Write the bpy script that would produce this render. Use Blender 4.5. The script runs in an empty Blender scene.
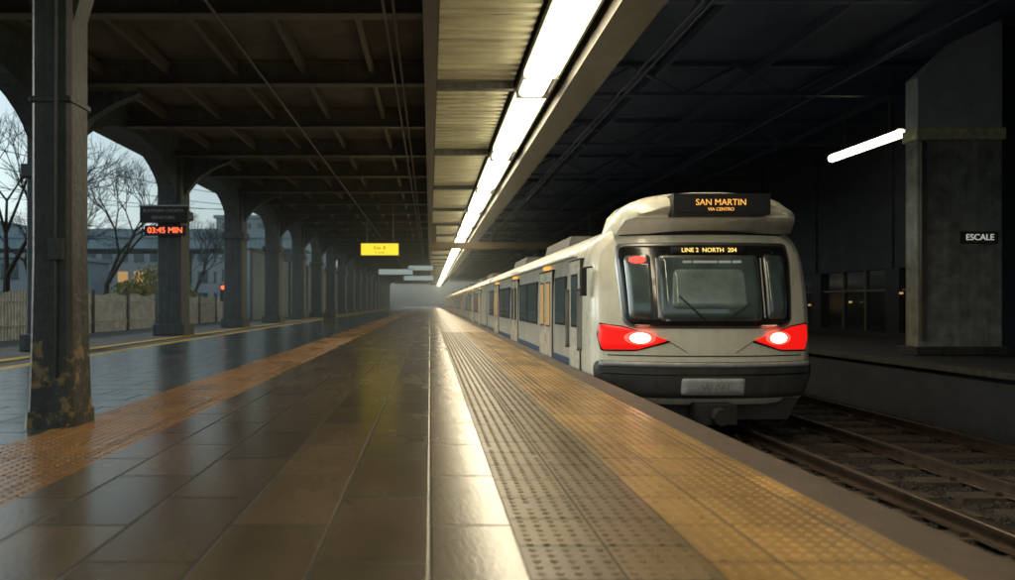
import bpy, bmesh, math, random
from mathutils import Vector, Matrix
random.seed(7)
S=bpy.context.scene
COL=S.collection
# ------------------------------------------------------------ materials
def mat(name, c, rough=0.6, metal=0.0, var=0.25, scale=3.0, bump=0.0, bscale=30.0, rvar=0.0, stretch=(1,1,1), c2=None, spec=0.5, coat=0.0, streak=0.0):
    m=bpy.data.materials.new(name); m.use_nodes=True
    n=m.node_tree.nodes; l=m.node_tree.links; b=n['Principled BSDF']
    b.inputs['Metallic'].default_value=metal
    b.inputs['Specular IOR Level'].default_value=spec
    b.inputs['Coat Weight'].default_value=coat
    tc=n.new('ShaderNodeTexCoord'); mp=n.new('ShaderNodeMapping'); mp.inputs['Scale'].default_value=stretch
    l.new(tc.outputs['Object'],mp.inputs['Vector'])
    ns=n.new('ShaderNodeTexNoise'); ns.inputs['Scale'].default_value=scale; ns.inputs['Detail'].default_value=8; ns.inputs['Roughness'].default_value=0.65
    l.new(mp.outputs[0],ns.inputs['Vector'])
    rp=n.new('ShaderNodeValToRGB'); rp.color_ramp.elements[0].position=0.25; rp.color_ramp.elements[1].position=0.75
    lo=[x*(1-var) for x in c] if c2 is None else c2
    hi=[min(1,x*(1+var)) for x in c] if c2 is None else c
    rp.color_ramp.elements[0].color=(*lo,1); rp.color_ramp.elements[1].color=(*hi,1)
    l.new(ns.outputs['Fac'],rp.inputs['Fac'])
    out=rp.outputs[0]
    if streak>0:
        mp2=n.new('ShaderNodeMapping'); mp2.inputs['Scale'].default_value=(9,9,0.35)
        l.new(tc.outputs['Object'],mp2.inputs['Vector'])
        n2=n.new('ShaderNodeTexNoise'); n2.inputs['Scale'].default_value=1.2; n2.inputs['Detail'].default_value=6
        l.new(mp2.outputs[0],n2.inputs['Vector'])
        r2=n.new('ShaderNodeValToRGB'); r2.color_ramp.elements[0].position=0.3; r2.color_ramp.elements[1].position=0.7
        v=1-streak
        r2.color_ramp.elements[0].color=(v,v*0.97,v*0.92,1); r2.color_ramp.elements[1].color=(1,1,1,1)
        l.new(n2.outputs['Fac'],r2.inputs['Fac'])
        mx=n.new('ShaderNodeMix'); mx.data_type='RGBA'; mx.blend_type='MULTIPLY'; mx.inputs[0].default_value=1
        l.new(out,mx.inputs[6]); l.new(r2.outputs[0],mx.inputs[7]); out=mx.outputs[2]
    l.new(out,b.inputs['Base Color'])
    if rvar>0:
        mr=n.new('ShaderNodeMapRange'); mr.inputs['From Min'].default_value=0.2; mr.inputs['From Max'].default_value=0.8
        mr.inputs['To Min'].default_value=max(0.02,rough-rvar); mr.inputs['To Max'].default_value=min(1,rough+rvar)
        l.new(ns.outputs['Fac'],mr.inputs['Value']); l.new(mr.outputs[0],b.inputs['Roughness'])
    else: b.inputs['Roughness'].default_value=rough
    if bump>0:
        nb=n.new('ShaderNodeTexNoise'); nb.inputs['Scale'].default_value=bscale; nb.inputs['Detail'].default_value=6
        l.new(tc.outputs['Object'],nb.inputs['Vector'])
        bp=n.new('ShaderNodeBump'); bp.inputs['Strength'].default_value=bump; bp.inputs['Distance'].default_value=0.02
        l.new(nb.outputs['Fac'],bp.inputs['Height']); l.new(bp.outputs[0],b.inputs['Normal'])
    return m
def emis(name,c,s,base=(0.02,0.02,0.02)):
    m=bpy.data.materials.new(name); m.use_nodes=True
    b=m.node_tree.nodes['Principled BSDF']
    b.inputs['Base Color'].default_value=(*base,1); b.inputs['Emission Color'].default_value=(*c,1); b.inputs['Emission Strength'].default_value=s
    b.inputs['Roughness'].default_value=0.4
    return m
def tiles(name, c1, c2, mortar, bw, rh, off, rough, rvar, rot=0, bump=0.35, dark=0.6, ms=0.008, coat=0.0, det=3, jr=0.4, crough=0.3):
    m=bpy.data.materials.new(name); m.use_nodes=True
    n=m.node_tree.nodes; l=m.node_tree.links; b=n['Principled BSDF']
    tc=n.new('ShaderNodeTexCoord'); mp=n.new('ShaderNodeMapping'); mp.inputs['Rotation'].default_value=(0,0,rot)
    l.new(tc.outputs['Object'],mp.inputs['Vector'])
    br=n.new('ShaderNodeTexBrick'); br.inputs['Scale'].default_value=1
    br.offset=off; br.inputs['Brick Width'].default_value=bw; br.inputs['Row Height'].default_value=rh
    br.inputs['Mortar Size'].default_value=ms; br.inputs['Mortar Smooth'].default_value=0.8
    br.inputs['Color1'].default_value=(*c1,1); br.inputs['Color2'].default_value=(*c2,1); br.inputs['Mortar'].default_value=(*mortar,1)
    l.new(mp.outputs[0],br.inputs['Vector'])
    ns=n.new('ShaderNodeTexNoise'); ns.inputs['Scale'].default_value=1.5; ns.inputs['Detail'].default_value=det; ns.inputs['Roughness'].default_value=0.5
    mps=n.new('ShaderNodeMapping'); mps.inputs['Scale'].default_value=(1.6,0.5,1)
    l.new(tc.outputs['Object'],mps.inputs['Vector']); l.new(mps.outputs[0],ns.inputs['Vector'])
    rp=n.new('ShaderNodeValToRGB'); rp.color_ramp.elements[0].position=0.15; rp.color_ramp.elements[1].position=0.85
    rp.color_ramp.elements[0].color=(dark*.8,dark*.77,dark*.72,1); rp.color_ramp.elements[1].color=(1.25,1.22,1.15,1)
    l.new(ns.outputs['Fac'],rp.inputs['Fac'])
    mx=n.new('ShaderNodeMix'); mx.data_type='RGBA'; mx.blend_type='MULTIPLY'; mx.inputs[0].default_value=1
    l.new(br.outputs['Color'],mx.inputs[6]); l.new(rp.outputs[0],mx.inputs[7]); 
    ng=n.new('ShaderNodeTexNoise'); ng.inputs['Scale'].default_value=14; ng.inputs['Detail'].default_value=8; ng.inputs['Roughness'].default_value=.7
    l.new(tc.outputs['Object'],ng.inputs['Vector'])
    mg=n.new('ShaderNodeMapRange'); mg.inputs['From Min'].default_value=.2; mg.inputs['From Max'].default_value=.8; mg.inputs['To Min'].default_value=.66; mg.inputs['To Max'].default_value=1.28
    l.new(ng.outputs['Fac'],mg.inputs['Value'])
    mx2=n.new('ShaderNodeMix'); mx2.data_type='RGBA'; mx2.blend_type='MULTIPLY'; mx2.inputs[0].default_value=1
    l.new(mx.outputs[2],mx2.inputs[6]); l.new(mg.outputs[0],mx2.inputs[7]); l.new(mx2.outputs[2],b.inputs['Base Color'])
    mr=n.new('ShaderNodeMapRange'); mr.inputs['From Min'].default_value=0.15; mr.inputs['From Max'].default_value=0.85
    mr.inputs['To Min'].default_value=rough-rvar; mr.inputs['To Max'].default_value=rough+rvar
    l.new(ns.outputs['Fac'],mr.inputs['Value'])
    mj=n.new('ShaderNodeMath'); mj.operation='MULTIPLY_ADD'; mj.inputs[1].default_value=jr
    l.new(br.outputs['Fac'],mj.inputs[0]); l.new(mr.outputs[0],mj.inputs[2]); l.new(mj.outputs[0],b.inputs['Roughness'])
    if coat>0:
        cw=n.new('ShaderNodeMath'); cw.operation='MULTIPLY_ADD'; cw.inputs[1].default_value=-coat*.7; cw.inputs[2].default_value=coat
        l.new(br.outputs['Fac'],cw.inputs[0]); l.new(cw.outputs[0],b.inputs['Coat Weight'])
    b.inputs['Coat Roughness'].default_value=crough
    nb=n.new('ShaderNodeTexNoise'); nb.inputs['Scale'].default_value=40; nb.inputs['Detail'].default_value=4
    l.new(tc.outputs['Object'],nb.inputs['Vector'])
    ma=n.new('ShaderNodeMath'); ma.operation='MULTIPLY_ADD'; ma.inputs[1].default_value=-1.0
    l.new(br.outputs['Fac'],ma.inputs[0]); 
    m2=n.new('ShaderNodeMath'); m2.operation='MULTIPLY'; m2.inputs[1].default_value=0.5
    l.new(nb.outputs['Fac'],m2.inputs[0]); l.new(m2.outputs[0],ma.inputs[2])
    bp=n.new('ShaderNodeBump'); bp.inputs['Strength'].default_value=bump; bp.inputs['Distance'].default_value=0.008
    l.new(ma.outputs[0],bp.inputs['Height']); l.new(bp.outputs[0],b.inputs['Normal']); l.new(bp.outputs[0],b.inputs['Coat Normal'])
    return m

M={}
M['slab']=tiles('platform_paving',(0.155,0.115,0.072),(0.10,0.08,0.055),(0.035,0.03,0.024),0.9,0.45,0.5,0.26,0.07,math.radians(90),ms=0.011,coat=0.55,bump=0.28,dark=.55,jr=.25,crough=.20)
M['slab_blue']=tiles('grey_blue_paving',(0.075,0.105,0.115),(0.05,0.07,0.08),(0.02,0.02,0.025),0.9,0.45,0.5,0.24,0.07,ms=0.012,coat=0.4,bump=.25,crough=.2)
M['tact_dark']=tiles('tactile_tan',(0.20,0.135,0.062),(0.15,0.105,0.052),(0.03,0.028,0.02),0.36,0.36,0.0,0.34,0.08)
M['tact_yel']=tiles('tactile_yellow',(0.45,0.27,0.085),(0.32,0.19,0.062),(0.07,0.055,0.035),0.45,0.45,0.0,0.36,0.10,dark=.45)
M['tact_or']=tiles('tactile_orange',(0.42,0.22,0.08),(0.30,0.16,0.06),(0.06,0.045,0.03),0.45,0.45,0.0,0.28,0.08,coat=.35,crough=.22)
M['yline']=mat('yellow_line_paint',(0.65,0.40,0.05),0.5,var=0.35,scale=6)
M['coping']=mat('edge_coping_stone',(0.08,0.055,0.038),0.7,var=0.4,scale=4,bump=0.4)
M['concrete']=mat('concrete',(0.24,0.24,0.22),0.8,c2=(0.10,0.105,0.10),scale=2.2,bump=0.4,bscale=25,streak=0.4)
M['concrete_p']=mat('stained_concrete',(0.52,0.53,0.48),0.8,c2=(0.14,0.15,0.14),scale=3.2,bump=0.5,bscale=25,streak=0.25)
M['concrete_d']=mat('dark_concrete',(0.07,0.07,0.067),0.85,var=0.4,scale=2,bump=0.4,streak=0.5)
M['blackwall']=mat('dark_wall',(0.03,0.034,0.045),0.85,var=0.4,scale=2,bump=0.3)  # near-black base colour with random tone
M['band']=mat('pale_band',(0.95,0.90,0.58),0.7,c2=(0.40,0.40,0.28),scale=8,bump=0.3)  # pale yellowish band, mottled with a darker tone
M['head']=mat('pillar_head_paint',(0.45,0.52,0.56),0.7,var=0.25,scale=3)
M['pillar']=mat('painted_column',(0.10,0.125,0.135),0.55,var=0.35,scale=4,bump=0.35,bscale=18,rvar=0.1,streak=0.45)
M['pillar_n']=mat('painted_column_near',(0.05,0.058,0.056),0.5,var=0.4,scale=4,bump=0.5,bscale=18,streak=0.5)
def peel(m):
    n=m.node_tree.nodes; l=m.node_tree.links; b=n['Principled BSDF']
    src=b.inputs['Base Color'].links[0].from_socket
    tc=n.new('ShaderNodeTexCoord'); ns=n.new('ShaderNodeTexNoise'); ns.inputs['Scale'].default_value=7; ns.inputs['Detail'].default_value=9; ns.inputs['Roughness'].default_value=.72
    l.new(tc.outputs['Object'],ns.inputs['Vector'])
    sx=n.new('ShaderNodeSeparateXYZ'); l.new(tc.outputs['Object'],sx.inputs[0])
    h=n.new('ShaderNodeMapRange'); h.interpolation_type='SMOOTHSTEP'; h.inputs['From Min'].default_value=1.05; h.inputs['From Max'].default_value=.6; h.inputs['To Min'].default_value=-.22; h.inputs['To Max'].default_value=.03
    l.new(sx.outputs[2],h.inputs['Value'])
    a=n.new('ShaderNodeMath'); a.operation='ADD'; l.new(ns.outputs['Fac'],a.inputs[0]); l.new(h.outputs[0],a.inputs[1])
    r=n.new('ShaderNodeMapRange'); r.inputs['From Min'].default_value=.56; r.inputs['From Max'].default_value=.62; l.new(a.outputs[0],r.inputs['Value'])
    mx=n.new('ShaderNodeMix'); mx.data_type='RGBA'; mx.inputs[7].default_value=(.22,.16,.08,1)
    l.new(r.outputs[0],mx.inputs[0]); l.new(src,mx.inputs[6]); l.new(mx.outputs[2],b.inputs['Base Color'])
peel(M['pillar_n'])
M['rust']=mat('peeling_paint',(0.30,0.2,0.10),0.7,c2=(0.08,0.075,0.07),scale=11,bump=0.5)
M['ceil']=mat('ceiling_dark',(0.105,0.095,0.078),0.7,var=0.5,scale=1.0,bump=0.3)
M['ceil_r']=mat('ceiling_navy',(0.055,0.08,0.15),0.65,var=0.4,scale=1.0)
M['steel']=mat('painted_steel',(0.12,0.11,0.09),0.5,var=0.4,scale=3,rvar=0.1)
M['steel_n']=mat('navy_painted_steel',(0.06,0.08,0.14),0.5,var=0.35,scale=3,rvar=0.1)
M['panel']=mat('panel_lit_tones',(0.80,0.78,0.54),0.32,metal=0.0,c2=(0.26,0.255,0.16),scale=1.0,rvar=0.1,stretch=(0.5,5,1))  # pale and olive streaks put lamp light on the metal into its colour
M['ballast']=mat('ballast',(0.075,0.062,0.052),0.95,c2=(0.02,0.018,0.016),scale=16,bump=1.0,bscale=22)
M['ground']=mat('ground',(0.07,0.07,0.065),0.9,var=0.4,scale=0.6,bump=0.3)
M['street']=mat('street_asphalt',(0.06,0.06,0.06),0.75,var=0.35,scale=1.0,bump=0.3,rvar=0.15)
M['sleeper']=mat('sleeper',(0.09,0.07,0.052),0.8,var=0.4,scale=5,bump=0.5)
M['rail']=mat('rail_steel',(0.20,0.155,0.12),0.40,metal=0.8,var=0.4,scale=8)
M['cream']=mat('train_cream_paint',(0.88,0.855,0.73),0.28,var=0.05,scale=2.5,rvar=0.06,coat=0.5,streak=0.10)
M['trainside']=mat('train_side_paint',(0.66,0.66,0.60),0.33,var=0.10,scale=2.5,rvar=0.08,coat=0.2,streak=0.25)
M['trainroof']=mat('train_roof_paint',(0.16,0.16,0.16),0.6,var=0.3)
M['black']=mat('black_rubber',(0.015,0.015,0.017),0.5,var=0.3)
M['mask']=mat('gloss_black_mask',(0.02,0.02,0.022),0.14,var=0.2,coat=0.3)
M['under']=mat('underframe',(0.03,0.028,0.026),0.75,var=0.4,bump=0.3)
M['bumper']=mat('bumper_grey',(0.075,0.075,0.072),0.5,var=0.3,bump=0.1,streak=0.3)
M['glass']=mat('window_glass',(0.08,0.115,0.125),0.07,var=0.5,scale=1.3,spec=0.9)
M['glass_w']=mat('windscreen_glass',(0.09,0.125,0.125),0.06,var=0.5,scale=1.6,spec=1.0)
M['glass_l']=mat('windscreen_lit_interior',(0.22,0.28,0.27),0.10,var=0.45,scale=2.5,spec=0.9)  # lighter tone paints the lit bulkhead seen behind the windscreen
M['glass_d']=mat('dark_window_glass',(0.02,0.028,0.034),0.12,var=0.3,scale=1.5,spec=0.6)
M['seatgrey']=mat('cab_interior_grey',(0.22,0.24,0.24),0.5,var=0.3)
M['bluestripe']=mat('blue_stripe',(0.06,0.13,0.22),0.35,var=0.15)
M['plate']=mat('coupler_plate',(0.45,0.45,0.46),0.45,var=0.3,scale=8)
M['metal']=mat('brushed_metal',(0.35,0.35,0.34),0.35,metal=0.8,var=0.2)
M['bark']=mat('bark',(0.035,0.028,0.022),0.95,var=0.3)
M['bush']=mat('yellow_foliage',(0.24,0.21,0.055),0.9,var=0.5,scale=2)
M['mass']=mat('distant_foliage',(0.05,0.052,0.04),0.95,var=0.4,scale=0.8)
M['fence']=mat('fence_paint',(0.60,0.57,0.49),0.6,var=0.4)
M['bluewall']=mat('hazy_blue_wall',(0.34,0.44,0.49),0.5,var=0.25,scale=0.6,streak=0.25)  # pale blue puts distance haze into the colour of far walls
M['build']=mat('building_wall',(0.36,0.40,0.42),0.8,var=0.2,scale=0.4)
M['lamp']=emis('lamp_tube',(1.0,0.87,0.60),16.0)
M['lamp_dim']=emis('lamp_diffuser_dim',(1.0,0.90,0.66),4.0)
M['lamp_r']=emis('lamp_tube_side',(1.0,0.93,0.7),9.0)
M['amber']=emis('led_amber',(1.0,0.45,0.08),1.2)
M['yel_led']=emis('led_yellow',(1.0,0.68,0.16),1.6)
M['ysign']=emis('yellow_sign_panel',(1.0,0.78,0.04),1.1)
M['wsign']=emis('white_sign_panel',(0.65,0.8,0.75),0.4)
M['redled']=emis('led_red',(1.0,0.12,0.04),2.6)
M['red']=emis('tail_lamp_red',(1.0,0.012,0.008),0.85,base=(0.25,0.004,0.004))
M['redhot']=emis('tail_lamp_ring',(1.0,0.045,0.03),3.5)
M['hot']=emis('tail_lamp_core',(1.0,0.55,0.30),24.0)
M['warm']=emis('warm_window',(1.0,0.58,0.20),0.45)
M['white']=emis('sign_letter',(0.9,0.88,0.75),0.5)
M['dkletter']=mat('dark_letter',(0.02,0.02,0.02),0.5)

# ------------------------------------------------------------ helpers
def link(o,parent=None):
    COL.objects.link(o)
    if parent: o.parent=parent
    return o
def empty(name):
    o=bpy.data.objects.new(name,None); COL.objects.link(o); return o
class MB:
    def __init__(s): s.v=[];s.f=[];s.mi=[];s.mats=[]
    def m(s,mt):
        if mt not in s.mats: s.mats.append(mt)
        return s.mats.index(mt)
    def box(s,x0,x1,y0,y1,z0,z1,mt):
        i=len(s.v); k=s.m(mt)
        s.v+=[(x0,y0,z0),(x1,y0,z0),(x1,y1,z0),(x0,y1,z0),(x0,y0,z1),(x1,y0,z1),(x1,y1,z1),(x0,y1,z1)]
        for f in [(0,3,2,1),(4,5,6,7),(0,1,5,4),(1,2,6,5),(2,3,7,6),(3,0,4,7)]:
            s.f.append(tuple(i+a for a in f)); s.mi.append(k)
    def quad(s,a,b,c,d,mt):
        i=len(s.v); s.v+=[a,b,c,d]; s.f.append((i,i+1,i+2,i+3)); s.mi.append(s.m(mt))
    def prism(s,pts,axis,a,b,mt):
        n=len(pts); i=len(s.v); k=s.m(mt)
        for t in (a,b):
            for p in pts:
                s.v.append((t,p[0],p[1]) if axis=='x' else ((p[0],t,p[1]) if axis=='y' else (p[0],p[1],t)))
        s.f.append(tuple(range(i,i+n))); s.mi.append(k)
        s.f.append(tuple(range(i+2*n-1,i+n-1,-1))); s.mi.append(k)
        for j in range(n):
            q=(j+1)%n; s.f.append((i+j,i+n+j,i+n+q,i+q)); s.mi.append(k)
    def cyl(s,p0,p1,r0,r1,mt,n=8,cap=True):
        p0=Vector(p0);p1=Vector(p1); d=(p1-p0)
        if d.length<1e-6:return
        d.normalize(); u=d.orthogonal().normalized(); w=d.cross(u); i=len(s.v); k=s.m(mt)
        for p,r in((p0,r0),(p1,r1)):
            for j in range(n):
                a=2*math.pi*j/n; s.v.append(tuple(p+u*math.cos(a)*r+w*math.sin(a)*r))
        for j in range(n):
            q=(j+1)%n; s.f.append((i+j,i+q,i+n+q,i+n+j)); s.mi.append(k)
        if cap:
            s.f.append(tuple(range(i+n-1,i-1,-1))); s.mi.append(k)
            s.f.append(tuple(range(i+n,i+2*n))); s.mi.append(k)
    def obj(s,name,parent=None,bevel=0,smooth=False,recalc=True):
        me=bpy.data.meshes.new(name); me.from_pydata(s.v,[],s.f)
        for m_ in s.mats: me.materials.append(m_)
        me.polygons.foreach_set('material_index',s.mi)
        if recalc:
            bm=bmesh.new(); bm.from_mesh(me); bmesh.ops.recalc_face_normals(bm,faces=bm.faces); bm.to_mesh(me); bm.free()
        if smooth: me.polygons.foreach_set('use_smooth',[True]*len(me.polygons))
        me.update()
        o=bpy.data.objects.new(name,me); link(o,parent)
        if bevel>0:
            b=o.modifiers.new('bevel','BEVEL'); b.width=bevel; b.segments=2; b.limit_method='ANGLE'
        return o
def text(name,body,size,loc,rot,mt,parent,ext=0.004,align='CENTER'):
    c=bpy.data.curves.new(name,'FONT'); c.body=body; c.size=size; c.extrude=ext; c.align_x=align; c.align_y='CENTER'
    c.materials.append(mt); o=bpy.data.objects.new(name,c); o.location=loc; o.rotation_euler=rot; link(o,parent); return o
FACE=(math.radians(90),0,0)

# ------------------------------------------------------------ ground + platforms
g=MB(); g.quad((-3000,-600,-1.06),(3000,-600,-1.06),(3000,4000,-1.06),(-3000,4000,-1.06),M['ground']); g.obj('ground')
g=MB(); g.box(2.0,13.4,-8,400,-1.05,-1.0,M['ballast'])
ball=g.obj('track_ballast')
st=MB(); st.box(-900,-9.6,-60,900,-1.05,-0.12,M['street']); st.obj('street')

PE=2.2
plat=empty('station_platform')
p=MB(); p.box(-7.1,PE-0.03,-8,200,-1.04,-0.12,M['concrete_d']); p.obj('platform_base',plat)
def slab(nm,x0,x1,z,mt,y0=-8,y1=200,bev=0):
    q=MB(); q.box(x0,x1,y0,y1,-0.12,z,mt); return q.obj(nm,plat,bev)
slab('paving_main',-2.1,0.36,0.0,M['slab'])
slab('tactile_tan_strip',0.362,1.08,0.0,M['tact_dark'])
slab('tactile_yellow_strip',1.082,1.94,0.001,M['tact_yel'])
slab('edge_coping',1.945,PE+0.05,0.0,M['coping'],bev=0.015)
slab('tactile_orange_strip',-3.0,-2.102,0.0,M['tact_or'])
slab('paving_outer',-6.4,-3.002,0.0,M['slab_blue'])
slab('edge_yellow_line',-6.7,-6.402,0.0,M['yline'])
slab('edge_outer',-7.1,-6.702,0.0,M['concrete'])
def domes(nm,x0,x1,y0,y1,pitch,r,h,mt,parent,z=0.0):
    n=8; v=[];f=[]
    nx=int((x1-x0)/pitch); ny=int((y1-y0)/pitch)
    for i in range(nx):
        for j in range(ny):
            if random.random()<0.012: continue
            cx=x0+(i+0.5)*(x1-x0)/nx; cy=y0+(j+0.5)*pitch; b=len(v); hh=h*random.uniform(.6,1.05)
            for k in range(n):
                a=2*math.pi*k/n; v.append((cx+r*math.cos(a),cy+r*math.sin(a),z-0.001))
            for k in range(n):
                a=2*math.pi*k/n; v.append((cx+r*.6*math.cos(a),cy+r*.6*math.sin(a),z+hh))
            for k in range(n): f.append((b+k,b+(k+1)%n,b+n+(k+1)%n,b+n+k))
            f.append(tuple(range(b+n,b+2*n)))
    me=bpy.data.meshes.new(nm); me.from_pydata(v,[],f); me.materials.append(mt); me.update()
    link(bpy.data.objects.new(nm,me),parent)
domes('tactile_domes_tan',0.38,1.06,1.5,24,0.062,0.019,0.006,M['tact_dark'],plat)
domes('tactile_domes_yellow',1.10,1.92,1.5,24,0.062,0.019,0.006,M['tact_yel'],plat,0.001)
domes('tactile_domes_orange',-2.98,-2.12,1.5,20,0.062,0.019,0.006,M['tact_or'],plat)

lp=MB(); lp.box(-9.6,-7.3,-20,200,-1.04,-0.01,M['concrete']); lp.box(-7.6,-7.34,-20,200,-0.01,0.003,M['yline']); lp.obj('neighbouring_platform',None)
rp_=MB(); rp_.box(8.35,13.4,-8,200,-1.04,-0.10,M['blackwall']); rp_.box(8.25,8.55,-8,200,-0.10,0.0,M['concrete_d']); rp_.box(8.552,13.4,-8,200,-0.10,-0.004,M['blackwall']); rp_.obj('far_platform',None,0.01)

# ------------------------------------------------------------ tracks
def track(cx):
    t=empty('railway_track'); s=MB()
    y=-6
    while y<110:
        s.box(cx-1.25,cx+1.25,y,y+0.24,-1.0,-0.955+random.uniform(-.006,.006),M['sleeper']); y+=0.62
    s.obj('sleepers',t,0)
    r=MB()
    for dx in(-0.74,0.74):
        x=cx+dx
        prof=[(x-0.07,-0.955),(x+0.07,-0.955),(x+0.065,-0.94),(x+0.012,-0.925),(x+0.012,-0.85),(x+0.036,-0.842),(x+0.036,-0.812),(x+0.028,-0.805),(x-0.028,-0.805),(x-0.036,-0.812),(x-0.036,-0.842),(x-0.012,-0.85),(x-0.012,-0.925),(x-0.065,-0.94)]
        r.prism(prof,'y',-8,200,M['rail'])
    r.obj('rails',t)
    c=MB(); y=-6
    while y<40:
        for dx in(-0.74,0.74):
            c.box(cx+dx-0.14,cx+dx-0.075,y+.06,y+.18,-0.957,-0.915,M['rail']); c.box(cx+dx+0.075,cx+dx+0.14,y+.06,y+.18,-0.957,-0.915,M['rail'])
        y+=0.62
    c.obj('rail_clips',t)
track(3.83); track(6.6)
v=[];f=[]
for k in range(14000):
    x=random.uniform(2.3,8.2); y=random.uniform(3.0,19)**1.0; r=random.uniform(0.018,0.042)
    b=len(v); c=Vector((x,y,-0.995))
    pts=[Vector((1,0,0)),Vector((-.4,.9,0)),Vector((-.6,-.8,0)),Vector((.1,.1,1)),Vector((.5,.7,.4)),Vector((-.7,.1,.6))]
    a=random.uniform(0,6.28); R=Matrix.Rotation(a,3,'Z')
    for q in pts: v.append(tuple(c+R@q*r*random.uniform(.7,1.2)))
    f+=[(b,b+4,b+3),(b+4,b+1,b+5),(b+4,b+5,b+3),(b+1,b+2,b+5),(b+2,b,b+3),(b+2,b+3,b+5),(b,b+1,b+4)]
me=bpy.data.meshes.new('stones'); me.from_pydata(v,[],f); me.materials.append(M['ballast']); link(bpy.data.objects.new('stones',me),ball)

# ------------------------------------------------------------ canopy
can=empty('station_canopy')
c=MB(); c.box(-9.8,3.3,-8,170,6.0,6.15,M['ceil']); c.obj('roof_deck',can)
c=MB(); c.box(3.3,13.9,-8,170,6.5,6.65,M['ceil_r']); c.obj('roof_deck_over_tracks',can)
c=MB(); c.box(3.2,3.3,-8,170,5.45,6.5,M['ceil_r']); c.obj('roof_step_fascia',can)
c=MB()
y=-6.5
while y<168:
    c.box(-8.3,0.0,y-0.12,y+0.12,5.50,5.53,M['steel']); c.box(-8.3,0.0,y-0.015,y+0.015,5.53,5.95,M['steel']); c.box(-8.3,0.0,y-0.12,y+0.12,5.95,5.998,M['steel'])
    y+=3.5
for x in(-1.2,-2.6,-4.0,-5.4,-6.8):
    c.box(x-0.05,x+0.05,-8,170,5.72,5.94,M['steel'])
c.obj('roof_beams',can)
c=MB()
c.box(-0.1,0.12,-8,170,5.0,5.95,M['steel'])
c.box(2.45,2.5,-8,170,4.9,5.5,M['steel']); c.box(2.502,2.98,-8,170,4.88,5.5,M['steel']); c.box(2.44,3.02,-8,170,4.84,4.876,M['steel'])
c.obj('longitudinal_girder',can)
c=MB()
y=-8.0; x0,x1=0.14,1.62; pts=[]
while y<120:
    for dy,z in((0,5.28),(0.12,5.28),(0.15,5.32),(0.27,5.32)):
        pts.append((y+dy,z))
    y+=0.30
for a,b in zip(pts,pts[1:]):
    c.quad((x0,a[0],a[1]),(x1,a[0],a[1]),(x1,b[0],b[1]),(x0,b[0],b[1]),M['panel'])
c.quad((x0,120,5.30),(x1,120,5.30),(x1,170,5.30),(x0,170,5.30),M['panel'])
c.obj('corrugated_ceiling_panel',can,recalc=False)
c=MB(); y=1.6
while y<160:
    c.box(0.13,1.62,y-0.07,y+0.07,5.14,5.27,M['concrete']); y+=6.0
c.obj('panel_ribs',can)
c=MB(); y=-4
while y<160:
    c.box(3.31,13.4,y-0.1,y+0.1,6.38,6.49,M['steel_n']); c.box(3.31,13.4,y-0.07,y+0.07,5.72,5.80,M['steel_n'])
    if y<60:
        x=3.4; up=True
        while x<12.6:
            a=(x,y,5.78 if up else 6.4); b=(x+1.2,y,6.4 if up else 5.78); c.cyl(a,b,0.03,0.03,M['steel_n'],6); x+=1.2; up=not up
    y+=5
for x in(5.2,7.4,9.6,11.8): c.box(x-.05,x+.05,-8,168,6.2,6.37,M['steel_n'])
for x,z in((4.2,5.66),(4.35,5.66),(8.7,5.66)): c.cyl((x,-8,z),(x,150,z),0.03,0.03,M['steel_n'],6)
for x in(-0.55,-0.7,-3.3): c.cyl((x,-8,5.45),(x,150,5.45),0.025,0.025,M['steel'],6)
c.obj('roof_trusses_over_tracks',can)

def fix(y0,y1):
    e=empty('fluorescent_light'); g_=1.13
    h=MB(); h.box(1.66,2.30,y0,y1+g_,5.10,5.22,M['steel'])
    h.box(2.28,2.32,y0,y1+g_,5.02,5.10,M['steel']); h.obj('housing',e)
    d=MB(); d.prism([(1.68,5.09),(1.68,5.02),(1.78,4.975),(2.16,4.975),(2.24,5.02),(2.26,5.09)],'y',y0+0.02,y1-0.02,M['lamp']); d.obj('diffuser',e)
    d=MB(); d.prism([(1.72,5.09),(1.74,5.03),(1.80,4.99),(2.14,4.99),(2.20,5.03),(2.22,5.09)],'y',y1+0.02,y1+g_-.02,M['lamp_dim']); d.obj('dim_diffuser',e)
    b=MB()
    for yy in(y0,y1): b.box(1.67,2.29,yy-0.012,yy+0.012,4.975,5.10,M['steel'])
    for yy in(y0+0.8,y1-0.8): b.cyl((1.98,yy,5.2),(1.98,yy,6.0),0.015,0.015,M['steel'],6)
    b.obj('brackets',e)
y=-4.4
while y<100:
    fix(y,y+4.85); y+=6.0
e=empty('fluorescent_light')
d=MB(); d.box(1.72,2.24,100,165,4.99,5.09,M['lamp']); d.obj('diffuser',e); d=MB(); d.box(1.66,2.3,100,165,5.1,5.2,M['steel']); d.obj('housing',e)
yy=16.2
e=empty('platform_lamp')
d=MB(); d.cyl((10.9,yy,4.92),(10.9,yy+2.8,4.92),0.10,0.10,M['lamp_r'],12); d.obj('tube',e)
d=MB(); d.prism([(10.72,4.96),(10.78,5.04),(11.02,5.04),(11.08,4.96),(11.0,5.02),(10.8,5.02)],'y',yy-.05,yy+2.85,M['steel'])
d.cyl((10.9,yy+.4,5.0),(10.9,yy+.4,6.4),.02,.02,M['steel'],6); d.cyl((10.9,yy+2.2,5.0),(10.9,yy+2.2,6.4),.02,.02,M['steel'],6); d.obj('housing',e)

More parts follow.
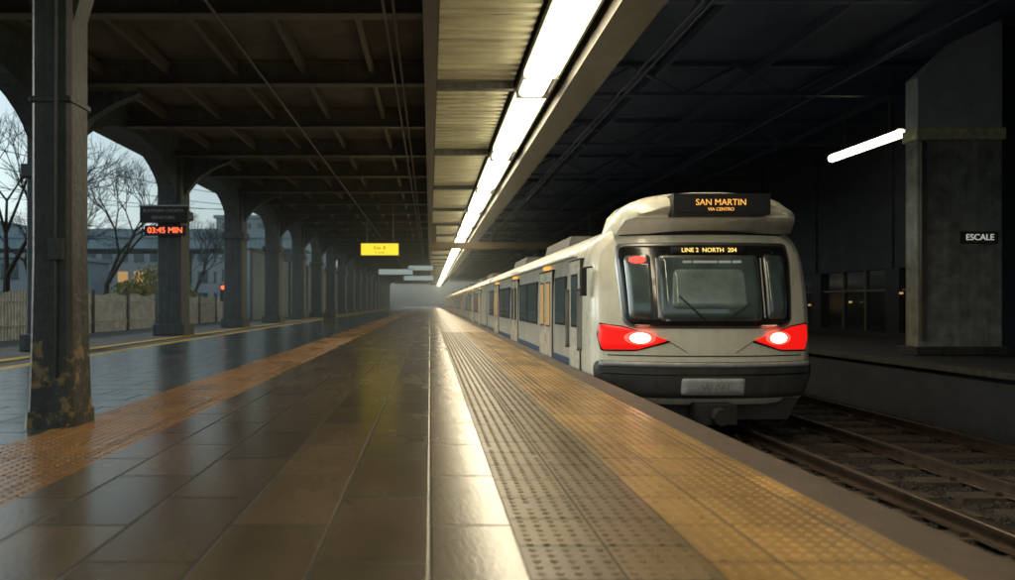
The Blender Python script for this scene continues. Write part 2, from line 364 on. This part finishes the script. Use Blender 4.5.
# ------------------------------------------------------------ arcade columns
ys=[-6,1,8,15,22,29,36,43,50,57,64,71,78,85,92,99,106,113,120,127,134]
CX0,CX1=-8.5,-7.6
arc=MB()
for a,b in zip(ys,ys[1:]):
    ya,yb=a+0.4,b-0.4; cy=(ya+yb)/2; rx=(yb-ya)/2; z0=3.9; rz=1.6
    pts=[]
    N=20
    for i in range(N+1):
        t=math.pi*(1-i/N); pts.append((cy+rx*math.cos(t),z0+rz*math.sin(t)))
    for (p,q) in zip(pts,pts[1:]):
        arc.prism([(p[0],p[1]),(q[0],q[1]),(q[0],5.7),(p[0],5.7)],'x',CX0+.2,CX1-.2,M['pillar'])
arc.box(CX0+.05,CX1-.05,-6,134,5.7,5.99,M['pillar'])
arc.obj('arcade_arches',can)
for yy in ys:
    e=empty('support_column')
    k=MB(); k.box(CX0+.08,CX1-.08,yy-.4,yy+.4,0.0,5.7,M['pillar']); k.box(CX0-.03,CX1+.03,yy-.5,yy+.5,-0.01,0.35,M['pillar'])
    k.box(CX0-.02,CX1+.02,yy-.47,yy+.47,3.62,3.9,M['pillar'])
    k.obj('shaft',e,0.03)
    k=MB()
    pts=[(CX1-.08,4.35),(CX1+.1,4.6),(CX1+.4,4.95),(CX1+.9,5.25),(CX1+1.4,5.45),(CX1+1.4,5.5),(CX1-.08,5.5)]
    k.prism(pts,'y',yy-.12,yy+.12,M['pillar']); k.obj('bracket',e)
def nearcol(x,y):
    e=empty('platform_column')
    k=MB()
    def oct_(s): c=s*.2; return [(x-s,y-s+c),(x-s+c,y-s),(x+s-c,y-s),(x+s,y-s+c),(x+s,y+s-c),(x+s-c,y+s),(x-s+c,y+s),(x-s,y+s-c)]
    levels=[(0,.205),(.12,.20),(.13,.185),(.6,.172),(1.4,.16),(5.5,.16)]
    for z,s in levels: k.v+=[(a,b,z) for a,b in oct_(s)]
    mi=k.m(M['pillar_n'])
    for i in range(len(levels)-1):
        for j in range(8):
            q=(j+1)%8; k.f.append((i*8+j,i*8+q,i*8+8+q,i*8+8+j)); k.mi.append(mi)
    k.obj('shaft',e)
    s=.16
    k=MB()
    k.box(x-s-.012,x+s+.012,y-s-.012,y+s+.012,2.62,2.67,M['pillar_n'])
    k.obj('collar',e,0.01)
    k=MB(); k.cyl((x+.06,y-s-.02,.4),(x+.06,y-s-.02,5.4),.014,.014,M['black'],6); k.box(x+.0,x+.12,y-s-.05,y-s+.01,1.35,1.52,M['pillar_n']); k.obj('conduit',e)
    k=MB()
    k.prism([(x-s,3.3),(x-s-.25,4.2),(x-s-.9,5.2),(x-s-1.2,5.5),(x-s,5.5)],'y',y-.1,y+.1,M['pillar_n'])
    k.prism([(x+s,3.3),(x+s+.25,4.2),(x+s+.9,5.2),(x+s+1.2,5.5),(x+s,5.5)],'y',y-.1,y+.1,M['pillar_n'])
    k.obj('bracket',e)
nearcol(-3.06,5.8)

CS=(CX0+CX1)/2
e=empty('station_sign')
k=MB(); k.box(CS-.80,CS+.65,21.35,21.47,3.45,3.95,M['black']); k.box(CS-.83,CS+.68,21.34,21.48,3.95,3.99,M['metal']); k.obj('board',e)
text('lettering','PLATFORM 4 NORTH',0.13,(CS-.08,21.345,3.81),FACE,M['plate'],e); text('lettering_2','DEPARTURES',0.12,(CS-.08,21.345,3.60),FACE,M['plate'],e)
e=empty('departure_display')
k=MB(); k.box(CS-.65,CS+.6,21.33,21.48,3.06,3.36,M['black']); k.obj('case',e)
text('led_text','03:45 MIN',0.25,(CS-.02,21.325,3.21),FACE,M['redled'],e,0.01)

def hang(nm,x,y,z,w,h,mt,tx=None):
    e=empty(nm)
    k=MB(); k.box(x-w/2-.04,x+w/2+.04,y,y+.14,z-h/2-.04,z+h/2+.04,M['steel']); k.box(x-w/2,x+w/2,y-.012,y,z-h/2,z+h/2,mt)
    for dx in(-w*.35,w*.35): k.cyl((x+dx,y+.07,z+h/2),(x+dx,y+.07,5.6),.02,.02,M['steel'],6)
    k.obj('panel',e)
    if tx:
        text('lettering',tx,h*.38,(x,y-.02,z+.06),FACE,M['dkletter'],e); text('lettering_2','To street',h*.22,(x,y-.02,z-.14),FACE,M['dkletter'],e)
hang('hanging_sign',-2.15,30,3.30,1.6,.5,M['ysign'],'Exit  B')
hang('hanging_sign',-2.2,45,3.0,2.2,.34,M['wsign'])
hang('hanging_sign',-0.6,46,3.3,1.6,.3,M['wsign'])
hang('hanging_sign',-1.0,62,3.2,2.6,.4,M['wsign'])
k=MB(); k.box(0.0,9.0,38,38.3,3.95,4.3,M['rust']); k.box(0.1,.35,38,38.3,4.3,5.9,M['steel']); k.box(8.7,8.95,38,38.3,-.0,3.95,M['steel']); k.box(8.7,8.95,38,38.3,4.3,6.4,M['steel']); k.obj('signal_gantry')

# ------------------------------------------------------------ right side structure
e=empty('concrete_pillar')
k=MB(); k.box(9.4,11.05,13.5,13.85,0.0,4.15,M['concrete_p']); k.obj('shaft',e,0.03)
k=MB(); k.box(9.36,11.09,13.46,13.89,4.15,4.38,M['band']); k.obj('cornice_band',e,0.02)
k=MB(); k.prism([(9.4,4.38),(11.05,4.38),(11.05,6.49),(10.2,6.1),(9.4,5.35)],'y',13.5,13.85,M['head']); k.obj('head',e,0.02)
k=MB(); k.box(9.3,11.15,13.38,13.95,0.0,0.16,M['concrete_d']); k.obj('plinth',e,0.02)
k=MB(); k.box(9.43,9.53,13.42,13.49,.3,4.1,M['steel']); k.obj('downpipe',e)
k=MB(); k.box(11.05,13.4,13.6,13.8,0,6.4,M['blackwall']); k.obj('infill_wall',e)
e=empty('wall_sign')
k=MB(); k.box(10.22,10.93,13.465,13.498,2.14,2.38,M['concrete_d']); k.obj('board',e)
text('lettering','ESCALE',0.165,(10.575,13.455,2.26),FACE,M['white'],e)
e=empty('station_building')
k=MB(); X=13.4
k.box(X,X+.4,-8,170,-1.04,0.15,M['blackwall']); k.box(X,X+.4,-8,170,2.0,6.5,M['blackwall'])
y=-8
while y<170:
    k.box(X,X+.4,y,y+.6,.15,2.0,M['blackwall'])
    k.box(X+.15,X+.2,y+.6,y+4,.15,2.0,M['glass_d'])
    for q in(1.7,2.85): k.box(X+.08,X+.14,y+q-.03,y+q+.03,.15,2.0,M['steel'])
    k.box(X+.08,X+.14,y+.6,y+4,1.35,1.41,M['steel'])
    k.box(X-.06,X,y+.2,y+.4,2.0,6.3,M['blackwall'])
    y+=4.0
k.obj('walls_and_windows',e)
k=MB()
for (yy,zz) in((22.2,1.0),(19.8,1.25),(24.6,.9),(26.7,1.1)): k.box(X-.05,X-.01,yy,yy+.12,zz,zz+.06,M['warm'])
k.obj('wall_lights',e)
for yy in(38,50,62,74):
    e=empty('concrete_pillar'); k=MB(); k.box(9.6,10.6,yy,yy+1.0,0,6.38,M['blackwall']); k.box(9.5,10.7,yy-.1,yy+1.1,0,.3,M['blackwall']); k.obj('shaft',e,0.03)

# ------------------------------------------------------------ TRAIN
TX=3.83; tr=empty('train')
half=[(0,-0.42),(1.35,-0.42),(1.50,-0.34),(1.55,-0.1),(1.555,0.5),(1.55,1.1),(1.53,1.55),(1.47,1.80),(1.33,1.98),(1.08,2.12),(0.7,2.22),(0.3,2.26),(0,2.27)]
def chaikin(p,it=1):
    for _ in range(it):
        q=[p[0]]
        for a,b in zip(p,p[1:]):
            q.append((a[0]*.75+b[0]*.25,a[1]*.75+b[1]*.25)); q.append((a[0]*.25+b[0]*.75,a[1]*.25+b[1]*.75))
        q.append(p[-1]); p=q
    return p
half=chaikin(half,2)
outl=half+[(-x,z) for x,z in reversed(half[1:-1])]
def fy(x,z):
    return 9.5+0.40*(min(abs(x),1.6)/1.55)**2.4+0.26*max(0,(z-0.65)/1.35)**1.6+0.10*max(0,(0.1-z)/0.5)**1.5
def loft(name,secs,mt,parent,smooth=True):
    b=MB(); n=len(secs[0]); k=b.m(mt)
    for s in secs: b.v+=[tuple(q) for q in s]
    for i in range(len(secs)-1):
        for j in range(n):
            q=(j+1)%n; b.f.append((i*n+j,i*n+q,(i+1)*n+q,(i+1)*n+j)); b.mi.append(k)
    o=b.obj(name,parent,smooth=smooth); return o
def scl(o,s,c=(0,0.9)): return [((x-c[0])*s+c[0],(z-c[1])*s+c[1]) for x,z in o]
def patch(name,poly,off,mt,parent,thick=0.03,step=0.09,smooth=True,yoff=0.0):
    bm=bmesh.new(); vs=[bm.verts.new((x,0,z)) for x,z in poly]; bm.faces.new(vs)
    xs=[q[0] for q in poly]; zs=[q[1] for q in poly]
    x=min(xs)+step
    while x<max(xs)-.001:
        bmesh.ops.bisect_plane(bm,geom=bm.verts[:]+bm.edges[:]+bm.faces[:],plane_co=(x,0,0),plane_no=(1,0,0)); x+=step
    z=min(zs)+step
    while z<max(zs)-.001:
        bmesh.ops.bisect_plane(bm,geom=bm.verts[:]+bm.edges[:]+bm.faces[:],plane_co=(0,0,z),plane_no=(0,0,1)); z+=step
    for v_ in bm.verts: v_.co.y=fy(v_.co.x,v_.co.z)-off+thick+yoff; 
    r=bmesh.ops.extrude_face_region(bm,geom=bm.faces[:])
    for q in r['geom']:
        if isinstance(q,bmesh.types.BMVert): q.co.y-=thick
    for v_ in bm.verts: v_.co.x+=TX
    bmesh.ops.recalc_face_normals(bm,faces=bm.faces)
    me=bpy.data.meshes.new(name); bm.to_mesh(me); bm.free(); me.materials.append(mt)
    for p_ in me.polygons: p_.use_smooth=smooth and abs(p_.normal.y)>.5
    o=bpy.data.objects.new(name,me); link(o,parent); return o
def rp2(pts,r,n=5):
    out=[]; N=len(pts)
    for i in range(N):
        a=Vector(pts[i-1]);b=Vector(pts[i]);c_=Vector(pts[(i+1)%N]); rr=r if not isinstance(r,(list,tuple)) else r[i]
        d1=(a-b);d2=(c_-b); l1=min(rr,d1.length*.48); l2=min(rr,d2.length*.48)
        p0=b+d1.normalized()*l1;p1=b+d2.normalized()*l2
        for k_ in range(n+1):
            t=k_/n; q=p0*(1-t)**2+b*2*t*(1-t)+p1*t*t; out.append((q.x,q.y))
    return out
sec=[]
for s,dy in((0.955,0.0),(0.978,0.02),(0.992,0.06),(1.0,0.13)):
    sec.append([(TX+x,fy(x,z)+dy,z) for x,z in scl(outl,s)])
sec.append([(TX+x,11.0,z) for x,z in outl])
sec.append([(TX+x,27.6,z) for x,z in outl])
loft('cab_and_car_body',sec[:5],M['cream'],tr); loft('car_body',sec[4:],M['trainside'],tr)
patch('cab_front',scl(outl,0.955),0.0,M['cream'],tr,thick=0.02)
cy=28.3
ends=[(9.9,27.6)]
for i in range(4):
    b=MB(); n=len(outl); k=b.m(M['trainside'])
    for yy in(cy,cy+17.7): b.v+=[(TX+x,yy,z) for x,z in outl]
    for j in range(n): q=(j+1)%n; b.f.append((j,q,n+q,n+j)); b.mi.append(k)
    b.f.append(tuple(range(n))); b.mi.append(k); b.f.append(tuple(range(2*n-1,n-1,-1))); b.mi.append(k)
    b.obj('car_body',tr); ends.append((cy,cy+17.7))
    b=MB(); b.prism([(TX+x,z) for x,z in scl(outl,.9)],'y',cy-.72,cy+.02,M['black']); b.obj('gangway',tr)
    cy+=18.4
XL=TX-1.556
det=MB()
for ci,(y0,y1) in enumerate(ends):
    det.prism([(TX-.9,2.15),(TX+.9,2.15),(TX+.82,2.42),(TX-.82,2.42)],'y',y0+5,y0+8,M['trainroof'])
    det.prism([(TX-.9,2.15),(TX+.9,2.15),(TX+.82,2.42),(TX-.82,2.42)],'y',y1-6,y1-3,M['trainroof'])
    for side in(-1,1):
        def sb(ya,yb,za,zb,pr,mt):
            if side<0: det.box(XL-pr,XL+.06,ya,yb,za,zb,mt)
            else: det.box(TX+1.556-.06,TX+1.556+pr,ya,yb,za,zb,mt)
        sb(y0+ (1.1 if ci==0 else .1),y1-.1,-.30,-.12,.008,M['black'])
        sb(y0+ (1.1 if ci==0 else .1),y1-.1,-.02,.10,.006,M['bluestripe'])
        doors=[y0+3.1+5.1*i for i in range(3)]
        for di,dn in enumerate(doors):
            sb(dn-.06,dn+1.46,-.10,1.62,.010,M['black'])
            for q in(0,.705):
                sb(dn+q+.01,dn+q+.69,-.08,1.58,.022,M['cream'])
                sb(dn+q+.13,dn+q+.57,.55,1.40,.027,M['black']); sb(dn+q+.16,dn+q+.54,.58,1.37,.031,M['warm'] if (di==0 or (ci+di)%3==2) else M['glass'])
            sb(dn+.5,dn+.9,1.64,1.70,.03,M['amber'])
        for i_,dn in enumerate(doors):
            a=dn+1.75
            b_=(doors[i_+1]-.3) if i_<2 else y1-.7
            w=(b_-a); nwin=2 if w>2.2 else 1
            for q in range(nwin):
                wa=a+q*w/nwin+.05; wb=a+(q+1)*w/nwin-.05
                sb(wa,wb,.55,1.45,.012,M['black']); sb(wa+.04,wb-.04,.60,1.40,.017,M['glass'])
        if ci==0:
            sb(10.55,11.35,-.10,1.68,.010,M['black']); sb(10.58,11.32,-.07,1.65,.018,M['cream']); sb(10.70,11.2,.62,1.45,.022,M['black']); sb(10.73,11.17,.66,1.41,.026,M['glass'])
            for yh in(10.50,11.40):
                for zz in(.3,1.2): sb(yh-.015,yh+.015,zz-.02,zz+.02,.07,M['metal'])
                sb(yh-.015,yh+.015,.3,1.2,.07,M['metal'])
            sb(11.7,12.7,.62,1.45,.012,M['black']); sb(11.75,12.65,.67,1.40,.018,M['glass'])
        sb(y0+(1.2 if ci==0 else 0),y1,1.715,1.745,.012,M['metal'])
det.obj('side_details',tr,0)
mm=MB(); mm.box(TX-1.68,TX-1.60,9.95,10.05,1.10,1.5,M['black']); mm.cyl((TX-1.5,10.05,1.52),(TX-1.64,10.0,1.50),.015,.015,M['black'],6); mm.obj('side_mirror',tr,0.01)
mask=rp2([(-1.16,1.80),(1.16,1.80),(1.19,1.60),(1.13,0.76),(1.02,0.69),(-1.02,0.69),(-1.13,0.76),(-1.19,1.60)],.07)
patch('window_surround_trim',rp2([(-1.20,1.84),(1.20,1.84),(1.23,1.60),(1.17,0.74),(1.04,0.655),(-1.04,0.655),(-1.17,0.74),(-1.23,1.60)],.08),0.014,M['metal'],tr,thick=.03)
patch('window_surround',mask,0.026,M['mask'],tr,thick=.05)
frame=rp2([(-.70,1.66),(.70,1.66),(.70,.75),(-.70,.75)],.09); patch('windscreen_frame',frame,.040,M['metal'],tr,thick=.03)
ws=rp2([(-.67,1.63),(.67,1.63),(.67,.78),(-.67,.78)],.08); patch('windscreen',ws,.046,M['glass_w'],tr,thick=.03)
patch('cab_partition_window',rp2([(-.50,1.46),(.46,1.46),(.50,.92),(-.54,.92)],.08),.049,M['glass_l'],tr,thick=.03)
for s in(-1,1):
    w=[(s*.78,1.68),(s*1.12,1.66),(s*1.08,.79),(s*.78,.77)]
    patch('side_windscreen_frame',rp2(w,.07),.038,M['metal'],tr,thick=.03)
    w=[(s*.81,1.64),(s*1.09,1.62),(s*1.05,.83),(s*.81,.81)]
    patch('side_windscreen',rp2(w,.06),.044,M['glass_w'],tr,thick=.03)
    sw=[(s*.58,.49),(s*.98,.36),(s*1.42,.35),(s*1.47,.52),(s*1.45,.71),(s*1.16,.67)]  # lamp outline, drawn wider to carry its red glow round the cab corner
    patch('tail_lamp_surround',rp2([(x+ (0.015*s if abs(x)>.8 else -.04*s),z+(.02 if z>.5 else -.02)) for x,z in sw],.04),.012,M['mask'],tr,thick=.02)
    patch('tail_lamp_and_glow',rp2(sw,.04),.024,M['red'],tr,thick=.03)
    def disc(cx,cz,rx,rz,n=20): return [(cx+rx*math.cos(2*math.pi*i/n),cz+rz*math.sin(2*math.pi*i/n)) for i in range(n)]
    patch('lamp_ring',disc(s*.95,.52,.20,.095),.032,M['redhot'],tr,thick=.02)
    patch('lamp_core',disc(s*.95,.52,.13,.07),.042,M['hot'],tr,thick=.02)
    patch('marker_lamp',disc(s*.95,1.60,.11,.05) if s<0 else disc(.95,1.70,.04,.03),.056,M['redhot'] if s<0 else M['mask'],tr,thick=.02)
patch('led_board',[( -.50,1.78),(.54,1.78),(.54,1.67),(-.50,1.67)],.052,M['black'],tr,thick=.02)
text('led_route','LINE 2  NORTH  204',.085,(TX+.0,fy(0,1.72)-.075,1.725),(math.radians(80),0,0),M['yel_led'],tr,.003)
text('notice','ooo oooooooo oooo ooo',.075,(TX+.03,fy(0,1.57)-.06,1.57),(math.radians(80),0,0),M['white'],tr,.002)
wp=MB()
def on(x,z,o=.07): return (TX+x,fy(x,z)-o,z)
wp.cyl(on(-.1,.76),on(-.45,1.10),.008,.006,M['black'],6); wp.cyl(on(.15,.76),on(.52,1.0),.008,.006,M['black'],6)
wp.cyl(on(-.72,.80),on(-.72,1.62),.012,.012,M['metal'],6); wp.cyl(on(.72,.80),on(.72,1.62),.012,.012,M['metal'],6)
wp.obj('wipers_and_pillars',tr)
patch('lower_panel_line',[(-1.35,.285),(1.35,.285),(1.35,.27),(-1.35,.27)],.006,M['black'],tr,thick=.02)
patch('panel_v_line',[(-.62,.50),(-.605,.50),(-.32,.32),(-.335,.32)],.006,M['steel'],tr,thick=.02)
patch('panel_v_line',[(.605,.50),(.62,.50),(.335,.32),(.32,.32)],.006,M['steel'],tr,thick=.02)
patch('bumper',rp2([(-1.50,.20),(1.50,.20),(1.53,.05),(1.42,-.30),(-1.42,-.30),(-1.53,.05)],.08),.05,M['bumper'],tr,thick=.12)
patch('bumper_highlight',rp2([(-1.47,.195),(1.47,.195),(1.47,.13),(-1.47,.13)],.015),.065,M['plate'],tr,thick=.03)  # pale strip paints the thin highlight along the bumper's top
patch('bumper_groove',[(-1.44,.04),(1.44,.04),(1.44,.015),(-1.44,.015)],.053,M['black'],tr,thick=.03)
patch('coupler_plate',rp2([(-.42,-.02),(.42,-.02),(.42,-.25),(-.42,-.25)],.04),.10,M['plate'],tr,thick=.06)
text('plate_number','W 041',.14,(TX+.02,fy(0,0)-.106,-.14),FACE,M['seatgrey'],tr,.002)
uf=MB(); uf.box(TX-.25,TX+.25,9.3,10.3,-.62,-.36,M['under']); uf.cyl((TX,9.15,-.5),(TX,9.9,-.5),.11,.13,M['under'],10)
uf.prism([(TX-1.3,-.32),(TX+1.3,-.32),(TX+1.15,-.62),(TX-1.15,-.62)],'y',9.75,10.0,M['under'])
for ci,(y0,y1) in enumerate(ends):
    uf.box(TX-1.35,TX+1.35,y0+.3,y1-.2,-.5,-.40,M['under'])
    uf.box(TX-1.2,TX+1.2,y0+5.5,y1-5.5,-.78,-.5,M['under'])
    for by in(y0+2.6,y1-2.6):
        for sx in(-1,1): uf.box(TX+sx*.98-.07,TX+sx*.98+.07,by-1.3,by+1.3,-.62,-.42,M['under'])
        for wy in(by-.95,by+.95):
            for sx in(-1,1): uf.cyl((TX+sx*.70,wy,-.40),(TX+sx*.80,wy,-.40),.405,.40,M['rail'],20)
            uf.cyl((TX-.7,wy,-.40),(TX+.7,wy,-.40),.08,.08,M['under'],8)
uf.obj('underframe_and_bogies',tr)
def cowl(y,w,zt,zb,lift=0):
    pts=[(-w,zb),(-w*1.0,zb+.08),(-w*.92,zt-.16),(-w*.62,zt-.04),(0,zt),(w*.62,zt-.04),(w*.92,zt-.16),(w,zb+.08),(w,zb)]
    pts=chaikin(pts,1)
    return [(TX+x,y+0.22*(abs(x)/1.3)**2.2*(1 if y<10.2 else 0),z) for x,z in pts]
secs=[cowl(9.36,1.02,2.36,2.16),cowl(9.40,1.16,2.44,2.12),cowl(9.62,1.22,2.53,1.97),cowl(10.6,1.22,2.53,1.95),cowl(11.8,1.0,2.38,1.95),cowl(12.4,.8,2.26,1.95)]
loft('roof_cowl',secs,M['cream'],tr)
f0=secs[0]; b=MB(); b.v=[tuple(q) for q in f0]; b.f=[tuple(range(len(f0)))]; b.mi=[b.m(M['cream'])]; b.obj('roof_cowl_front',tr)
patch('visor_gap',rp2([(-1.12,2.02),(1.12,2.02),(1.15,1.95),(-1.15,1.95)],.02),.012,M['black'],tr,thick=.02)
db=MB(); db.box(TX-.60,TX+.68,9.27,9.9,2.17,2.45,M['black']); db.box(TX-.56,TX+.64,9.262,9.27,2.20,2.42,M['black']); db.obj('destination_box',tr,.0)
text('destination_text','SAN MARTIN',.115,(TX+.02,9.255,2.33),FACE,M['amber'],tr,.003)
text('destination_text_2','VIA CENTRO',.06,(TX+.02,9.255,2.24),FACE,M['amber'],tr,.003)
an=MB(); an.cyl((TX+.3,11.0,2.4),(TX+.3,11.0,2.75),.02,.01,M['black'],6); an.box(TX-.2,TX+.2,10.3,10.7,2.45,2.58,M['trainroof']); an.obj('roof_antenna',tr)

# ------------------------------------------------------------ left exterior
def tree(x,y,z,h,seed,name='bare_tree'):
    rnd=random.Random(seed); b=MB()
    def grow(p,d,L,r,lev):
        q=p+d*L; b.cyl(p,q,r,r*.72,M['bark'],6 if lev<3 else 4,cap=False)
        if lev>=8: return
        n=2 if lev<1 else rnd.choice([2,2,3] if lev>5 else [2,3,3])
        for i in range(n):
            ax=Vector((rnd.uniform(-1,1),rnd.uniform(-1,1),rnd.uniform(-.3,.3))).normalized()
            nd=(Matrix.Rotation(rnd.uniform(.25,.75),3,ax)@d); nd.z+=.10; nd.normalize()
            grow(q,nd,L*rnd.uniform(.66,.88),r*.64,lev+1)
    grow(Vector((x,y,z)),Vector((0.03,0,1)),h*.24,h*.018,0)
    return b.obj(name,recalc=False)
tree(-13.9,30,-.12,8.0,3); tree(-18.2,30,-.12,9.6,5); tree(-24,42,-.12,9.5,9); tree(-15.5,46,-.12,7.5,12); tree(-30,58,-.12,10,15); tree(-19,20.5,-.12,9,21)
tree(-26,75,-.12,9,31)
def leafmass(name,boxes,n,sz,mt,seed=1):
    r=random.Random(seed); v=[];f=[]
    for (cx,cy,cz,rx,ry,rz) in boxes:
        for i in range(n):
            while True:
                a,b_,c_=r.uniform(-1,1),r.uniform(-1,1),r.uniform(-1,1)
                if a*a+b_*b_+c_*c_<1: break
            p=Vector((cx+a*rx,cy+b_*ry,cz+c_*rz)); d=Vector((r.uniform(-1,1),r.uniform(-1,1),r.uniform(-1,1))).normalized()*sz; e_=d.orthogonal().normalized()*sz*.5
            k_=len(v); v+=[tuple(p-d),tuple(p+e_),tuple(p+d),tuple(p-e_)]; f.append((k_,k_+1,k_+2,k_+3))
    me=bpy.data.meshes.new(name); me.from_pydata(v,[],f); me.materials.append(mt); link(bpy.data.objects.new(name,me))
leafmass('willow_bush',[(-15.0,38,1.4,1.6,1.4,1.7),(-16.6,39,1.0,1.4,1.2,1.3),(-14.0,40,.8,1,1,1.2)],1500,.12,M['bush'])
rr=random.Random(4)
leafmass('distant_trees',[(rr.uniform(-140,-40),rr.uniform(120,170),rr.uniform(1,4),rr.uniform(5,9),5,rr.uniform(3,6)) for _ in range(36)],380,.55,M['mass'],6)
e=MB(); x=-12.6
y=8
while y<60:
    e.box(x-.02,x+.02,y,y+.09,-.12,1.35+.05*math.sin(y*3),M['fence']); y+=.16
for yy in range(8,60,3): e.box(x+.03,x+.11,yy,yy+.1,-.12,1.5,M['steel'])
e.box(x+.021,x+.06,8,60,.25,.32,M['fence']); e.box(x+.021,x+.06,8,60,1.0,1.07,M['fence']); e.obj('picket_fence')
e=empty('trackside_wall'); k=MB(); k.box(-11.6,-11.3,44,170,-.12,4.3,M['bluewall']); y=44
while y<170: k.box(-11.3,-11.18,y,y+.2,-.12,4.5,M['steel']); y+=4
k.box(-11.65,-11.15,44,170,4.3,4.45,M['steel']); k.obj('panels_and_posts',e)
def building(x0,x1,y0,y1,h,nf,seed):
    e=empty('office_building'); k=MB(); r=random.Random(seed)
    k.box(x0,x1,y0,y1,-.12,h,M['build']); k.box(x0-.3,x1+.3,y0-.3,y1+.3,h,h+.4,M['build'])
    fh=h/nf
    for i in range(nf):
        z=i*fh+fh*.3; x=x0+.8
        while x<x1-1.8:
            mt=M['warm'] if r.random()<.12 else M['glass']
            k.box(x,x+1.5,y0-.06,y0+.1,z,z+fh*.5,mt); k.box(x-.08,x+1.58,y0-.12,y0,z-.12,z-.005,M['concrete']); x+=2.4
    k.obj('walls_and_windows',e)
building(-62,-30,105,125,9.5,3,1); building(-29,-15,95,110,12.5,4,2); building(-110,-70,110,130,14,4,3); building(-46,-33,62,72,5.0,2,8)
e=empty('road_viaduct'); k=MB(); k.box(-80,-13,72,80,6.6,7.7,M['bluewall']); k.box(-80,-13,71.8,72,7.7,8.6,M['bluewall'])
for x in range(-76,-13,12): k.box(x,x+1.4,74,78,-.12,6.6,M['concrete'])
k.obj('deck_and_piers',e)
def slamp(x,y,h,mt,nm='street_lamp'):
    e=empty(nm); k=MB(); k.cyl((x,y,-.12),(x,y,h),.07,.04,M['steel'],8); k.cyl((x,y,h),(x+.9,y,h+.15),.035,.03,M['steel'],6); k.box(x+.7,x+1.2,y-.1,y+.1,h+.05,h+.16,M['steel']); k.obj('pole',e)
    k=MB(); k.box(x+.75,x+1.15,y-.08,y+.08,h+.0,h+.05,mt); k.obj('lens',e)
slamp(-18.5,50,5.8,M['lamp_r'])
def tlight(x,y,h):
    e=empty('traffic_light'); k=MB(); k.cyl((x,y,-.12),(x,y,h),.06,.05,M['steel'],8); k.box(x-.16,x+.16,y-.12,y+.12,h-.1,h+.8,M['black']); k.obj('pole_and_head',e)
    k=MB(); k.cyl((x,y-.16,h+.62),(x,y-.11,h+.62),.11,.11,M['redled'],12); k.obj('red_lens',e)
tlight(-10.6,30,1.4); tlight(-15.5,56,2.6); tlight(-10.9,37,1.2)
e=empty('overhead_wires'); k=MB()
def wire(a,b,sag,n=16,r=.02):
    a=Vector(a);b=Vector(b); pr=a
    for i in range(1,n+1):
        t=i/n; q=a.lerp(b,t); q.z-=sag*4*t*(1-t); k.cyl(pr,q,r,r,M['black'],4,cap=False); pr=q
wire((-26,10,9.5),(-11.5,40,7.2),1.0); wire((-26,10,8.8),(-11.5,40,6.6),1.1); wire((-30,18,7.5),(-11.5,44,6.8),.8); wire((-40,40,9),(-11,52,8),.8)
k.obj('wires',e)
for x,y in((-11.5,40),(-26,10),(-30,18),(-11.3,50)):
    k=MB(); k.cyl((x,y,-.12),(x,y,9.6),.10,.07,M['bark'],8); k.box(x-.6,x+.6,y-.04,y+.04,9.0,9.1,M['bark']); k.obj('utility_pole')
def bench(x,y):
    e=empty('platform_bench'); k=MB()
    for i in range(4): k.box(x-.22+.11*i,x-.13+.11*i,y,y+1.6,.44,.47,M['sleeper'])
    for yy in(y+.2,y+1.35): k.box(x-.2,x+.2,yy,yy+.05,0,.44,M['steel'])
    k.obj('seat_and_legs',e)
bench(-5.0,34)

hz=MB(); hm=bpy.data.materials.new('damp_air'); hm.use_nodes=True; hn=hm.node_tree.nodes; hn.remove(hn['Principled BSDF'])
vs_=hn.new('ShaderNodeVolumeScatter'); vs_.inputs['Density'].default_value=0.0035; vs_.inputs['Color'].default_value=(.88,1,.97,1); vs_.inputs['Anisotropy'].default_value=0.5
hm.node_tree.links.new(vs_.outputs[0],hn['Material Output'].inputs['Volume'])
hz.box(-11.25,13.3,20,200,-1.0,5.995,hm); hz.obj('station_haze')

# ------------------------------------------------------------ world, sun, camera
w=bpy.data.worlds.new('World'); S.world=w; w.use_nodes=True
n=w.node_tree.nodes; l=w.node_tree.links; bg=n['Background']
sk=n.new('ShaderNodeTexSky'); sk.sky_type='NISHITA'; sk.sun_disc=False; sk.sun_elevation=math.radians(19); sk.sun_rotation=math.radians(-75)
sk.air_density=1.2; sk.dust_density=3.0
hs=n.new('ShaderNodeHueSaturation'); hs.inputs['Saturation'].default_value=0.35
tint=n.new('ShaderNodeMix'); tint.data_type='RGBA'; tint.blend_type='MULTIPLY'; tint.inputs[0].default_value=1; tint.inputs[7].default_value=(0.80,0.98,1.05,1)
l.new(sk.outputs[0],hs.inputs['Color']); l.new(hs.outputs[0],tint.inputs[6]); l.new(tint.outputs[2],bg.inputs['Color']); bg.inputs['Strength'].default_value=0.15
sd=bpy.data.lights.new('sun','SUN'); sd.energy=0.2; sd.angle=math.radians(12); sd.color=(1,.9,.78)
so=bpy.data.objects.new('sun',sd); COL.objects.link(so)
az=math.radians(-75); el=math.radians(19); dirv=Vector((math.sin(az)*math.cos(el),math.cos(az)*math.cos(el),math.sin(el)))
so.rotation_euler=dirv.to_track_quat('Z','Y').to_euler()

cd=bpy.data.cameras.new('camera'); cam=bpy.data.objects.new('camera',cd); COL.objects.link(cam)
cam.location=(0,0,1.0); cam.rotation_euler=(math.radians(90),0,0)
cd.sensor_width=36; cd.lens=700/1015*36; cd.shift_x=0.0764; cd.shift_y=0.0128; cd.clip_end=6000; cd.clip_start=0.05
cd.dof.use_dof=True; cd.dof.focus_distance=9.6; cd.dof.aperture_fstop=1.2
S.camera=cam
S.view_settings.view_transform='Standard'; S.view_settings.look='None'; S.view_settings.exposure=0
